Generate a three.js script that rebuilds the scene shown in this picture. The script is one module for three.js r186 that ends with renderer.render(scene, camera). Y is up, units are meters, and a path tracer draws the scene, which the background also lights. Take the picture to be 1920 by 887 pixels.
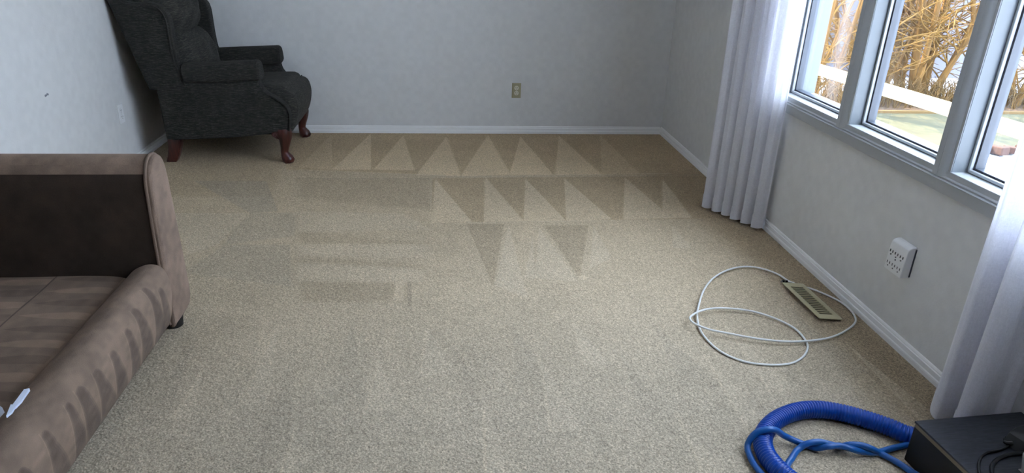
import * as THREE from 'three';
import { RoundedBoxGeometry } from 'three/addons/geometries/RoundedBoxGeometry.js';
import { mergeGeometries, toCreasedNormals } from 'three/addons/utils/BufferGeometryUtils.js';

// ---------------------------------------------------------------- camera, sky, sun, exposure
const scene = new THREE.Scene();
const D2R = Math.PI / 180;
const camera = new THREE.PerspectiveCamera(37.743, 1920 / 887, 0.05, 200);
camera.position.set(0, 1.43, 0);
camera.rotation.set(-23.5252 * D2R, -6.2338 * D2R, 1.8672 * D2R, 'YXZ');
scene.background = new THREE.Color(0.76, 0.91, 1.14);
scene.backgroundIntensity = 11.5;
const sun = new THREE.DirectionalLight(new THREE.Color(1.0, 0.78, 0.5), 26);
sun.position.set(4 - 0.50 * 20, 0.62 * 20, -6 - 0.60 * 20);
sun.target.position.set(4, 0, -6);
sun.castShadow = true;
Object.assign(sun.shadow.camera, { left: -14, right: 14, top: 14, bottom: -14, near: 1, far: 60 });
sun.shadow.mapSize.set(2048, 2048);
scene.add(sun, sun.target);
const renderer = new THREE.WebGLRenderer({ antialias: true });
renderer.toneMapping = THREE.LinearToneMapping;
renderer.toneMappingExposure = 1.07;
renderer.shadowMap.enabled = true;

// ---------------------------------------------------------------- room measures (metres)
const XR = 1.753, XL = -1.974, ZB = -5.29, ZF = 4.4, CEIL = 2.44;

// ---------------------------------------------------------------- helpers
function rng(seed) { let s = seed >>> 0; return () => { s = (s + 0x6d2b79f5) | 0; let t = Math.imul(s ^ (s >>> 15), 1 | s); t = (t + Math.imul(t ^ (t >>> 7), 61 | t)) ^ t; return ((t ^ (t >>> 14)) >>> 0) / 4294967296; }; }
const used = new Map();
function numbered(name) { const n = used.get(name) || 0; used.set(name, n + 1); return n ? `${name}_${String(n).padStart(3, '0')}` : name; }
const V2 = (x, y) => new THREE.Vector2(x, y), V3 = (x, y, z) => new THREE.Vector3(x, y, z);
function shade(o) { o.castShadow = true; o.receiveShadow = true; return o; }
function thing(name, label, category, pos = [0, 0, 0], group) {
  const o = new THREE.Group(); o.name = numbered(name); o.position.set(...pos); scene.add(o);
  o.userData = { label, category }; if (group) o.userData.group = group;
  return o;
}
function struct(name) { const o = new THREE.Group(); o.name = numbered(name); o.userData.kind = 'structure'; scene.add(o); return o; }
// part geometry is given in world coordinates; it is brought into the frame of its thing
function part(parent, name, geos, mat, opt = {}) {
  let g = Array.isArray(geos) ? mergeGeometries(geos.map(clean)) : clean(geos);
  const w = V3(0, 0, 0); for (let p = parent; p && p !== scene; p = p.parent) w.add(p.position);
  if (w.lengthSq()) g.translate(-w.x, -w.y, -w.z);
  const m = shade(new THREE.Mesh(g, mat));
  m.name = parent === scene ? numbered(name) : name;
  if (opt.label) m.userData.label = opt.label;
  if (opt.kind) m.userData.kind = opt.kind;
  parent.add(m); return m;
}
function clean(g) {
  let q = g.index ? g.toNonIndexed() : g.clone();
  for (const k of Object.keys(q.attributes)) if (!['position', 'normal', 'uv'].includes(k)) q.deleteAttribute(k);
  if (!q.attributes.normal) q.computeVertexNormals();
  if (!q.attributes.uv) q.setAttribute('uv', new THREE.BufferAttribute(new Float32Array(q.attributes.position.count * 2), 2));
  return q;
}
// uv in metres by the plane each face looks across
function metreUV(g) {
  const q = clean(g), p = q.attributes.position, uv = q.attributes.uv, a = V3(), b = V3(), c = V3();
  for (let i = 0; i < p.count; i += 3) {
    a.fromBufferAttribute(p, i); b.fromBufferAttribute(p, i + 1); c.fromBufferAttribute(p, i + 2);
    const n = b.clone().sub(a).cross(c.clone().sub(a)), ax = Math.abs(n.x), ay = Math.abs(n.y), az = Math.abs(n.z);
    [a, b, c].forEach((v, k) => { if (ay >= ax && ay >= az) uv.setXY(i + k, v.x, v.z); else if (ax >= az) uv.setXY(i + k, v.z, v.y); else uv.setXY(i + k, v.x, v.y); });
  }
  return q;
}
const box = (x0, x1, y0, y1, z0, z1) => { const g = new THREE.BoxGeometry(x1 - x0, y1 - y0, z1 - z0); g.translate((x0 + x1) / 2, (y0 + y1) / 2, (z0 + z1) / 2); return metreUV(g); };
const rbox = (x0, x1, y0, y1, z0, z1, r = 0.004, s = 3) => { const g = new RoundedBoxGeometry(x1 - x0, y1 - y0, z1 - z0, s, r); g.translate((x0 + x1) / 2, (y0 + y1) / 2, (z0 + z1) / 2); return metreUV(g); };
// closed or open smooth outline through points
function smooth(pts, n = 60, closed = false, tension = 0.5) {
  const c = new THREE.CatmullRomCurve3(pts.map(([x, y]) => V3(x, y, 0)), closed, 'catmullrom', tension);
  const out = c.getSpacedPoints(n); if (closed) out.pop(); return out.map((v) => [v.x, v.y]);
}
const shapeOf = (pts) => new THREE.Shape(pts.map(([x, y]) => V2(x, y)));
// outline in x,y pushed along z from z0 to z1, edges rounded
function slabZ(pts, z0, z1, bevel = 0.01, seg = 3) {
  const g = new THREE.ExtrudeGeometry(shapeOf(pts), { depth: z1 - z0 - 2 * bevel, bevelEnabled: bevel > 0, bevelSize: bevel, bevelThickness: bevel, bevelOffset: -bevel, bevelSegments: seg, steps: 1, curveSegments: 8 });
  g.translate(0, 0, z0 + bevel); return toCreasedNormals(metreUV(g), 0.7);
}
// outline in z,y pushed along x from x0 to x1
function slabX(pts, x0, x1, bevel = 0.01, seg = 3) {
  const g = new THREE.ExtrudeGeometry(shapeOf(pts.map(([z, y]) => [-z, y])), { depth: x1 - x0 - 2 * bevel, bevelEnabled: bevel > 0, bevelSize: bevel, bevelThickness: bevel, bevelOffset: -bevel, bevelSegments: seg, steps: 1, curveSegments: 8 });
  g.translate(0, 0, bevel); g.rotateY(Math.PI / 2); g.translate(x0, 0, 0); return toCreasedNormals(metreUV(g), 0.7);
}
// a grid surface; f(u, v) -> [x, y, z], uvf(u, v) -> [s, t]
function sheet(f, nu, nv, uvf) {
  const pos = [], uv = [], idx = [];
  for (let j = 0; j <= nv; j++) for (let i = 0; i <= nu; i++) { const u = i / nu, v = j / nv; pos.push(...f(u, v)); uv.push(...(uvf ? uvf(u, v) : [u, v])); }
  for (let j = 0; j < nv; j++) for (let i = 0; i < nu; i++) { const a = j * (nu + 1) + i, b = a + 1, c = a + nu + 1, d = c + 1; idx.push(a, b, d, a, d, c); }
  const g = new THREE.BufferGeometry();
  g.setAttribute('position', new THREE.Float32BufferAttribute(pos, 3)); g.setAttribute('uv', new THREE.Float32BufferAttribute(uv, 2)); g.setIndex(idx); g.computeVertexNormals();
  return g;
}
// profile (list of [a, b]) swept along a straight axis, uv = (length, outline length); caps included
function sweepZ(pts, z0, z1, n = 1, crease = 0.7) {
  const L = [0]; for (let i = 1; i < pts.length; i++) L.push(L[i - 1] + Math.hypot(pts[i][0] - pts[i - 1][0], pts[i][1] - pts[i - 1][1]));
  const side = sheet((u, v) => { const p = pts[Math.round(v * (pts.length - 1))]; return [p[0], p[1], z0 + (z1 - z0) * u]; }, n, pts.length - 1, (u, v) => [(z1 - z0) * u, L[Math.round(v * (pts.length - 1))]]);
  const cap = (z) => { const g = new THREE.ShapeGeometry(shapeOf(pts)); g.translate(0, 0, z); return clean(g); };
  return toCreasedNormals(mergeGeometries([clean(side), cap(z0), cap(z1)]), crease);
}
const tube = (pts, r, n = 80, sides = 8, closed = false) => new THREE.TubeGeometry(new THREE.CatmullRomCurve3(pts.map((p) => V3(...p)), closed), n, r, sides, closed);
// a swept limb with its own radius at each point; round(a) bends the section
function limb(pts, radii, n = 24, sides = 12, round) {
  const c = new THREE.CatmullRomCurve3(pts.map((p) => V3(...p))), rc = new THREE.CatmullRomCurve3(radii.map((r, i) => V3(i, r, 0)));
  const fr = c.computeFrenetFrames(n, false), P = [...Array(n + 1)].map((_, i) => c.getPoint(i / n));
  for (let i = 0; i <= n; i++) { fr.tangents[i] = c.getTangent(i / n); }
  const N = [], B = []; let ref = Math.abs(fr.tangents[0].y) > 0.9 ? V3(1, 0, 0) : V3(0, 1, 0);
  for (let i = 0; i <= n; i++) { const t = fr.tangents[i]; const nn = ref.clone().sub(t.clone().multiplyScalar(ref.dot(t))).normalize(); N.push(nn); B.push(t.clone().cross(nn)); ref = nn; }
  const side = sheet((u, v) => { const i = Math.round(v * n), a = u * 2 * Math.PI, r = Math.max(rc.getPoint(i / n).y, 1e-4) * (round ? round(a, i / n) : 1); const q = P[i].clone().addScaledVector(N[i], Math.cos(a) * r).addScaledVector(B[i], Math.sin(a) * r); return [q.x, q.y, q.z]; }, sides, n, (u, v) => [u * 0.1, v * 0.3]);
  return side;
}
const at = (g, x, y, z, rx = 0, ry = 0, rz = 0) => { g.rotateX(rx); g.rotateZ(rz); g.rotateY(ry); g.translate(x, y, z); return g; };
// soft upholstered block: a rounded box whose faces swell
function cushion(sx, sy, sz, r, swell, wrinkle = 0) {
  const g = new THREE.BoxGeometry(sx, sy, sz, 22, 22, 22), p = g.attributes.position, v = V3(), h = V3(sx / 2, sy / 2, sz / 2);
  for (let i = 0; i < p.count; i++) {
    v.fromBufferAttribute(p, i);
    const q = V3(Math.max(-h.x + r, Math.min(h.x - r, v.x)), Math.max(-h.y + r, Math.min(h.y - r, v.y)), Math.max(-h.z + r, Math.min(h.z - r, v.z)));
    const d = v.clone().sub(q); if (d.lengthSq() > 1e-12) d.normalize().multiplyScalar(r);
    const n = q.add(d), a = n.x / h.x, b = n.y / h.y, c = n.z / h.z;
    const f = (s, t) => Math.max(0, 1 - s * s) * Math.max(0, 1 - t * t);
    n.x += Math.sign(a) * swell * f(b, c) * Math.abs(a); n.y += Math.sign(b) * swell * f(a, c) * Math.abs(b); n.z += Math.sign(c) * swell * 0.5 * f(a, b) * Math.abs(c);
    if (wrinkle) n.x += wrinkle * Math.sin(c * 7 + b * 2.5) * Math.sin(b * 4 + 1) * (1 - b * b);
    p.setXYZ(i, n.x, n.y, n.z);
  }
  g.computeVertexNormals(); return toCreasedNormals(metreUV(g), 0.9);
}

// ---------------------------------------------------------------- textures
function tex(data, w, h, srgb) { const t = new THREE.DataTexture(data, w, h, THREE.RGBAFormat); t.magFilter = THREE.LinearFilter; t.minFilter = THREE.LinearFilter; t.wrapS = t.wrapT = THREE.RepeatWrapping; if (srgb) t.colorSpace = THREE.SRGBColorSpace; t.needsUpdate = true; return t; }
function lattice(seed) { const r = rng(seed), a = new Float32Array(65536); for (let i = 0; i < 65536; i++) a[i] = r(); return a; }
const LAT = lattice(11);
function noise(x, y, px = 256, py = 256) { // tiles every px, py
  const i = Math.floor(x), j = Math.floor(y), f = x - i, g = y - j, w = (a, n) => ((a % n) + n) % n, u = f * f * (3 - 2 * f), v = g * g * (3 - 2 * g);
  const at2 = (a, b) => LAT[(w(b, py) & 255) * 256 + (w(a, px) & 255)];
  return (at2(i, j) * (1 - u) + at2(i + 1, j) * u) * (1 - v) + (at2(i, j + 1) * (1 - u) + at2(i + 1, j + 1) * u) * v;
}
function fill(w, h, f) { const d = new Uint8Array(w * h * 4); for (let y = 0; y < h; y++) for (let x = 0; x < w; x++) { const c = f(x, y, w, h), o = (y * w + x) * 4; d[o] = Math.max(0, Math.min(255, c[0])); d[o + 1] = Math.max(0, Math.min(255, c[1])); d[o + 2] = Math.max(0, Math.min(255, c[2])); d[o + 3] = 255; } return d; }
function rep(t, sx, sy) { t.repeat.set(sx, sy); return t; }
const gray = (v) => [v, v, v];

// carpet: grain, tone patches, a painted light falloff and the vacuum's wedges, drawn in floor metres
const FX0 = -2.0, FX1 = 1.8, FZ0 = -5.3, FZ1 = -1.3, CT = 2048;
const marks = document.createElement('canvas'); marks.width = marks.height = CT;
{
  const c = marks.getContext('2d'), X = (x) => (x - FX0) / (FX1 - FX0) * CT, Z = (z) => (z - FZ0) / (FZ1 - FZ0) * CT, r = rng(5);
  const bakedShading = c.createLinearGradient(0, Z(-3.6), 0, Z(-1.8)); bakedShading.addColorStop(0, 'rgb(142,0,120)'); bakedShading.addColorStop(0.5, 'rgb(140,0,80)'); bakedShading.addColorStop(1, 'rgb(128,0,0)'); c.fillStyle = bakedShading; c.fillRect(0, 0, CT, CT);  // gradient paints brighter, warmer light into the far and middle carpet
  const poly = (p, v, a, warm = 0, soft = 5, n = 3) => { const al = 1 - Math.pow(1 - a, 1 / n); for (let k = 0; k < n; k++) { c.fillStyle = `rgba(${v},0,${warm},${al})`; c.beginPath(); const ox = (r() - 0.5) * soft, oz = (r() - 0.5) * soft; for (let i = 0; i < p.length; i += 2) { const jx = ox + (r() - 0.5) * Math.min(soft, 8), jz = oz + (r() - 0.5) * Math.min(soft, 8); if (i) c.lineTo(X(p[i]) + jx, Z(p[i + 1]) + jz); else c.moveTo(X(p[i]) + jx, Z(p[i + 1]) + jz); } c.closePath(); c.fill(); } };
  // far brushed strips, tone raised for weak light; darker patches by wall and recliner
  poly([-1.2, -5.3, 1.8, -5.3, 1.8, -4.27, 0.1, -4.24, -1.0, -4.38], 136, 0.9, 225);
  poly([-0.06, -4.2, 1.8, -4.24, 1.8, -3.5, -0.06, -3.46], 116, 0.88, 210);
  poly([1.35, -4.3, 1.8, -4.3, 1.8, -2.2, 1.5, -2.9], 92, 0.6, 220, 70, 14);
  poly([1.6, -2.7, 1.8, -2.7, 1.8, -1.3, 1.4, -1.3, 1.55, -1.9], 62, 0.72, 220, 110, 18);
  poly([-2, -5.3, -1.1, -5.3, -1.0, -3.9, -2, -3.9], 112, 0.6, 200, 40, 8);
  for (const p of [[-0.54, -5.26, -0.71, -4.38, -0.46, -4.38], [-0.29, -5.21, -0.44, -4.38, -0.18, -4.37], [0.04, -5.19, -0.16, -4.27, 0.12, -4.24], [0.36, -5.24, 0.12, -4.24, 0.44, -4.27],
    [0.61, -5.20, 0.44, -4.27, 0.73, -4.26], [0.92, -5.23, 0.74, -4.26, 1.05, -4.26]]) poly(p, 202, 0.74, 140);
  for (const p of [[1.25, -5.25, 1.05, -4.26, 1.31, -4.29], [-0.83, -5.24, -0.93, -4.43, -0.71, -4.38]]) poly(p, 190, 0.45, 160);
  for (const p of [[-0.04, -4.19, -0.06, -3.46, 0.16, -3.47], [0.27, -4.22, 0.22, -3.47, 0.44, -3.47], [0.53, -4.19, 0.44, -3.47, 0.68, -3.46], [0.79, -4.19, 0.68, -3.46, 0.94, -3.49], [1.19, -4.21, 1.00, -3.49, 1.28, -3.50], [1.43, -4.18, 1.23, -3.50, 1.40, -3.50]]) poly(p, 178, 0.74, 90);
  for (const p of [[0.52, -3.38, 0.42, -2.79, 0.61, -2.75], [0.81, -3.40, 0.69, -2.88, 0.82, -2.99], [1.25, -3.39, 1.16, -3.10, 1.26, -3.09], [0.35, -3.42, 0.23, -2.72, 0.36, -2.60], [0.46, -3.24, 0.37, -2.79, 0.42, -2.79]]) poly(p, 170, 0.38);
  for (const p of [[0.13, -3.44, 0.33, -3.43, 0.22, -2.72], [0.54, -3.41, 0.79, -3.41, 0.62, -2.78]]) poly(p, 84, 0.55, 150);
  for (const p of [[-0.89, -4.20, -0.08, -4.19, -0.07, -3.65, -0.83, -3.86], [-0.74, -3.36, -0.06, -3.20, -0.06, -3.18, -0.71, -3.21], [-0.68, -3.07, -0.08, -2.94, -0.08, -2.91, -0.67, -3.01], [-0.64, -2.83, -0.17, -2.76, -0.16, -2.60, -0.60, -2.62]]) poly(p, 100, 0.45, 140, 30, 10);
  for (const p of [[-0.79, -3.64, -0.21, -3.59, -0.07, -3.36, -0.74, -3.36], [-0.71, -3.20, -0.06, -3.17, -0.06, -3.02, -0.69, -3.08], [-0.67, -2.98, -0.10, -2.91, -0.09, -2.78, -0.64, -2.80]]) poly(p, 168, 0.5, 40, 26, 10);
  poly([-1.5, -4.16, -1.07, -4.15, -0.9, -3.65, -1.04, -3.62], 100, 0.5);
  poly([-1.04, -3.62, -1.07, -3.4, -1.06, -3.2, -0.75, -3.3, -0.8, -3.62], 108, 0.4);
  poly([-1.45, -3.63, -1.05, -3.62, -1.1, -3.2, -1.2, -3.1], 165, 0.4);
  poly([-1.06, -3.2, -0.75, -3.2, -0.66, -2.75, -1.16, -2.9], 104, 0.35);
  const line = (p, v, a, w) => { c.strokeStyle = `rgba(${v},0,60,${a})`; c.lineWidth = w; c.beginPath(); c.moveTo(X(p[0]), Z(p[1])); for (let i = 2; i < p.length; i += 2) c.lineTo(X(p[i]), Z(p[i + 1])); c.stroke(); };
  line([-0.92, -4.38, 0.12, -4.24, 1.52, -4.29], 170, 0.55, 8); line([-0.9, -4.2, -0.08, -4.19], 95, 0.5, 8); line([-0.07, -4.19, -0.05, -2.64], 160, 0.25, 7); line([0.12, -3.46, 0.95, -3.47], 165, 0.45, 7);
  line([-0.15, -2.78, -0.14, -2.55], 80, 0.55, 9); line([-0.19, -2.78, -0.19, -2.6], 185, 0.5, 22); line([-0.06, -2.62, 0.62, -2.6], 165, 0.3, 7); line([0.62, -2.78, 0.66, -2.8], 200, 0.5, 20);
  line([-1.1, -2.62, -0.7, -2.5, -0.66, -2.2], 160, 0.3, 22); line([-0.7, -2.5, 0.2, -2.45], 160, 0.18, 8);
  for (let k = 0; k < 26; k++) { const x = -0.95 + k * 0.1 + (r() - 0.5) * 0.06, z = -2.45 + (k % 3) * 0.28 + r() * 0.1, l = 0.25 + r() * 0.3, w = 0.05 + r() * 0.07; poly([x, z, x - w * 0.2, z + l, x + w, z + l], k % 2 ? 170 : 100, 0.36); if (k % 2) line([x, z, x - w * 0.2, z + l], 180, 0.26, 6); }
}
const mk = marks.getContext('2d').getImageData(0, 0, CT, CT).data;
const grain = new Float32Array(CT * CT); { const r = rng(71); for (let i = 0; i < CT * CT; i++) grain[i] = r(); }
const carpetMap = tex(fill(CT, CT, (x, y) => {
  const i = y * CT + x, e = Math.min(x + 1, CT - 1), s = Math.min(y + 1, CT - 1);
  const g = (grain[i] + grain[y * CT + e] + grain[s * CT + x] + grain[s * CT + e]) / 4 - 0.5, fine = grain[i] - 0.5;
  const big = noise(x / 260, y / 260) * 0.6 + noise(x / 70 + 9, y / 70) * 0.4 - 0.5, m = (mk[i * 4] - 128) / 128, wm = mk[i * 4 + 2] / 255;
  const k = 1 + 0.50 * g + 0.22 * fine + 0.10 * big + 0.38 * m;
  return [(170 + 4 * wm) * k, 157 * k * (1 - 0.035 * wm), 136 * k * (1 - 0.13 * wm)];
}), CT, CT, true);
carpetMap.wrapS = carpetMap.wrapT = THREE.MirroredRepeatWrapping;
const carpetBump = rep(tex(fill(512, 512, (x, y) => { const r = grain[(y * 3) * CT + x * 3 + 7], q = noise(x / 2.2, y / 2.2, 233, 233); return gray(60 + 110 * q + 85 * r); }), 512, 512), 2.4, 2.4);
const wallBump = rep(tex(fill(512, 512, (x, y) => gray(90 + 70 * noise(x / 8, y / 8, 64, 64) + 60 * noise(x / 4, y / 4, 128, 128) + 30 * noise(x / 16 + 3, y / 16, 32, 32))), 512, 512), 2, 2);
const wallMap = rep(tex(fill(512, 512, (x, y) => { const k = 0.985 + 0.03 * noise(x / 16, y / 16, 32, 32); return [222 * k, 222 * k, 220 * k]; }), 512, 512, true), 1, 1);
// chenille: short horizontal threads in dark olive grey
const chenille = rep(tex(fill(512, 512, (x, y) => {
  const th = noise(x / 26, y / 2.3, 20, 222), th2 = noise(x / 9 + 40, y / 1.6, 57, 320), b = noise(x / 64, y / 64, 8, 8), k = 0.38 + 1.05 * th * th + 0.75 * th2 * th2 * th2 + 0.2 * b;
  return [50 * k, 49 * k, 44.5 * k];
}), 512, 512, true), 2.6, 2.6);
const chenilleBump = rep(tex(fill(512, 512, (x, y) => gray(255 * (0.6 * noise(x / 26, y / 2.3, 20, 222) + 0.4 * noise(x / 3, y / 2.3, 170, 222)))), 512, 512), 2.6, 2.6);
const suede = rep(tex(fill(512, 512, (x, y) => { const k = 0.80 + 0.22 * noise(x / 64, y / 64, 8, 8) + 0.14 * noise(x / 20, y / 20, 25, 25) + 0.10 * noise(x / 1.5, y / 1.5); return [122 * k, 103 * k, 89 * k]; }), 512, 512, true), 1.6, 1.6);
const suedeBump = rep(tex(fill(256, 256, (x, y) => gray(255 * grain[y * CT + x])), 256, 256), 4, 4);
// vacuum-stroked suede for the sofa front (u = length 1.8 m, v = outline 0.75 m)
function strokes(w, h, paint) {
  const cv = document.createElement('canvas'); cv.width = w; cv.height = h; const c = cv.getContext('2d'); c.fillStyle = 'rgb(118,118,118)'; c.fillRect(0, 0, w, h); paint(c, w, h);
  const d = c.getImageData(0, 0, w, h).data;
  return fill(w, h, (x, y) => { const m = (d[(y * w + x) * 4] - 118) / 128, k = 0.84 + 0.72 * m + 0.16 * noise(x / 90, y / 90) + 0.12 * noise(x / 26, y / 26) + 0.09 * (grain[y * CT + x] - 0.5); return [118 * k, 100 * k, 86 * k]; });
}
const blade = (c, p, v, a) => { c.fillStyle = `rgba(${v},${v},${v},${a})`; c.beginPath(); c.moveTo(...p[0]); for (let i = 1; i < p.length; i += 2) c.quadraticCurveTo(...p[i], ...p[i + 1]); c.closePath(); c.fill(); };
const railMap = tex(strokes(2048, 768, (c, w, h) => {
  const r = rng(31), S = w / 1.7;
  const gr = c.createLinearGradient(0, h * 0.34, 0, h * 0.62); gr.addColorStop(0, 'rgba(150,150,150,0)'); gr.addColorStop(1, 'rgba(152,152,152,.6)'); c.fillStyle = gr; c.fillRect(0, h * 0.34, w, h);
  for (let k = 0; k < 18; k++) {
    const wd = (0.112 + 0.05 * (r() - 0.5)) * S, u = k * 0.098 * S + 0.03 * S * r(), top = h * (0.40 + 0.14 * r()), bot = h * 1.0, bx = 0.2 + 0.25 * r();
    for (const [g, al] of [[0, 0.26], [7, 0.24], [14, 0.16]]) { c.fillStyle = `rgba(54,54,54,${al})`; c.beginPath(); c.moveTo(u + wd * 0.66 - g, top + 30 + g); c.quadraticCurveTo(u + wd * 0.40, top - 20 + g, u + wd * 0.20 + g, top + 110 + g); c.quadraticCurveTo(u - wd * bx * 0.4 + g, top + 230, u - wd * bx - wd * 0.15 + g, bot); c.lineTo(u + wd * 0.40 - g, bot); c.closePath(); c.fill(); }
    c.strokeStyle = 'rgba(205,205,205,.22)'; c.lineWidth = 5; c.beginPath(); c.moveTo(u + wd * 0.68, top + 10); c.lineTo(u + wd * 0.42, bot); c.stroke();
  }
  c.fillStyle = 'rgba(60,60,60,.28)'; c.fillRect(0, h * 0.10, w, h * 0.05);
}), 2048, 768, true);
const deckMap = tex(strokes(1024, 1024, (c, w, h) => { // u across the depth from the front, v along the length from the far arm
  const r = rng(37), M = w / 1.0;
  for (let k = 0; k < 14; k++) { const v = k * 0.085 * M, l = 0.23 * M; blade(c, [[0.02 * M, v], [l * 0.5, v - 10], [l, v + 26], [l * 0.5, v + 52], [0.02 * M, v + 40]], k % 2 ? 168 : 82, 0.5); blade(c, [[0.25 * M, v + 20], [0.36 * M, v + 4], [0.5 * M, v + 50], [0.36 * M, v + 80], [0.25 * M, v + 60]], k % 2 ? 84 : 170, 0.5); blade(c, [[0.5 * M, v], [0.6 * M, v - 10], [0.8 * M, v + 30], [0.6 * M, v + 60], [0.5 * M, v + 50]], k % 2 ? 160 : 90, 0.4); }
  c.strokeStyle = 'rgba(40,40,40,.7)'; c.lineWidth = 6; for (const u of [0.245, 0.5]) { c.beginPath(); c.moveTo(u * M, 0); c.lineTo(u * M, h); c.stroke(); }
}), 1024, 1024, true);
const weave = rep(tex(fill(256, 256, (x, y) => gray(120 + 60 * ((x >> 1) & 1) + 50 * ((y >> 1) & 1) + 25 * grain[y * CT + x])), 256, 256), 6, 6);
const curtainMap = rep(tex(fill(256, 256, (x, y) => { const k = 0.94 + 0.05 * noise(x / 1.2, y / 9, 213, 28) + 0.04 * noise(x / 9, y / 1.2, 28, 213); return [240 * k, 240 * k, 246 * k]; }), 256, 256, true), 5, 5);
const woodMap = rep(tex(fill(256, 512, (x, y) => { const k = 0.6 + 0.5 * noise(x / 4, y / 60, 64, 8) + 0.3 * noise(x / 14, y / 90, 18, 5); return [66 * k, 30 * k, 25 * k]; }), 256, 512, true), 6, 3);
const blackWood = rep(tex(fill(512, 256, (x, y) => { const k = 0.7 + 0.5 * noise(x / 40, y / 2, 12, 128) + 0.25 * noise(x / 16, y / 5, 32, 51); return [40 * k, 42 * k, 48 * k]; }), 512, 256, true), 2.5, 2.5);
const blackWoodBump = rep(tex(fill(512, 256, (x, y) => gray(255 * noise(x / 40, y / 2, 12, 128))), 512, 256), 2.5, 2.5);
const barkMap = rep(tex(fill(128, 256, (x, y) => { const k = 0.62 + 0.5 * noise(x / 6, y / 26, 21, 10) + 0.25 * noise(x / 2, y / 5, 64, 51); return [122 * k, 90 * k, 42 * k]; }), 128, 256, true), 8, 3);
const snowMap = rep(tex(fill(512, 512, (x, y) => { const k = 0.9 + 0.1 * noise(x / 30, y / 30, 17, 17), d = Math.pow(noise(x / 5, y / 5, 102, 102), 9) * 260; return [226 * k - d, 228 * k - d, 232 * k - d * 0.9]; }), 512, 512, true), 0.5, 0.5);
const slabMap = rep(tex(fill(256, 256, (x, y) => { const k = 0.86 + 0.2 * noise(x / 34, y / 34, 8, 8) + 0.06 * noise(x / 4, y / 4, 64, 64); return [70 * k, 71 * k, 50 * k]; }), 256, 256, true), 0.6, 0.6);
const sidingMap = rep(tex(fill(256, 64, (x, y) => { const k = 0.93 + 0.1 * noise(x / 30, y / 2, 9, 32); return [42 * k, 46 * k, 50 * k]; }), 256, 64, true), 1.5, 4);

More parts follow.
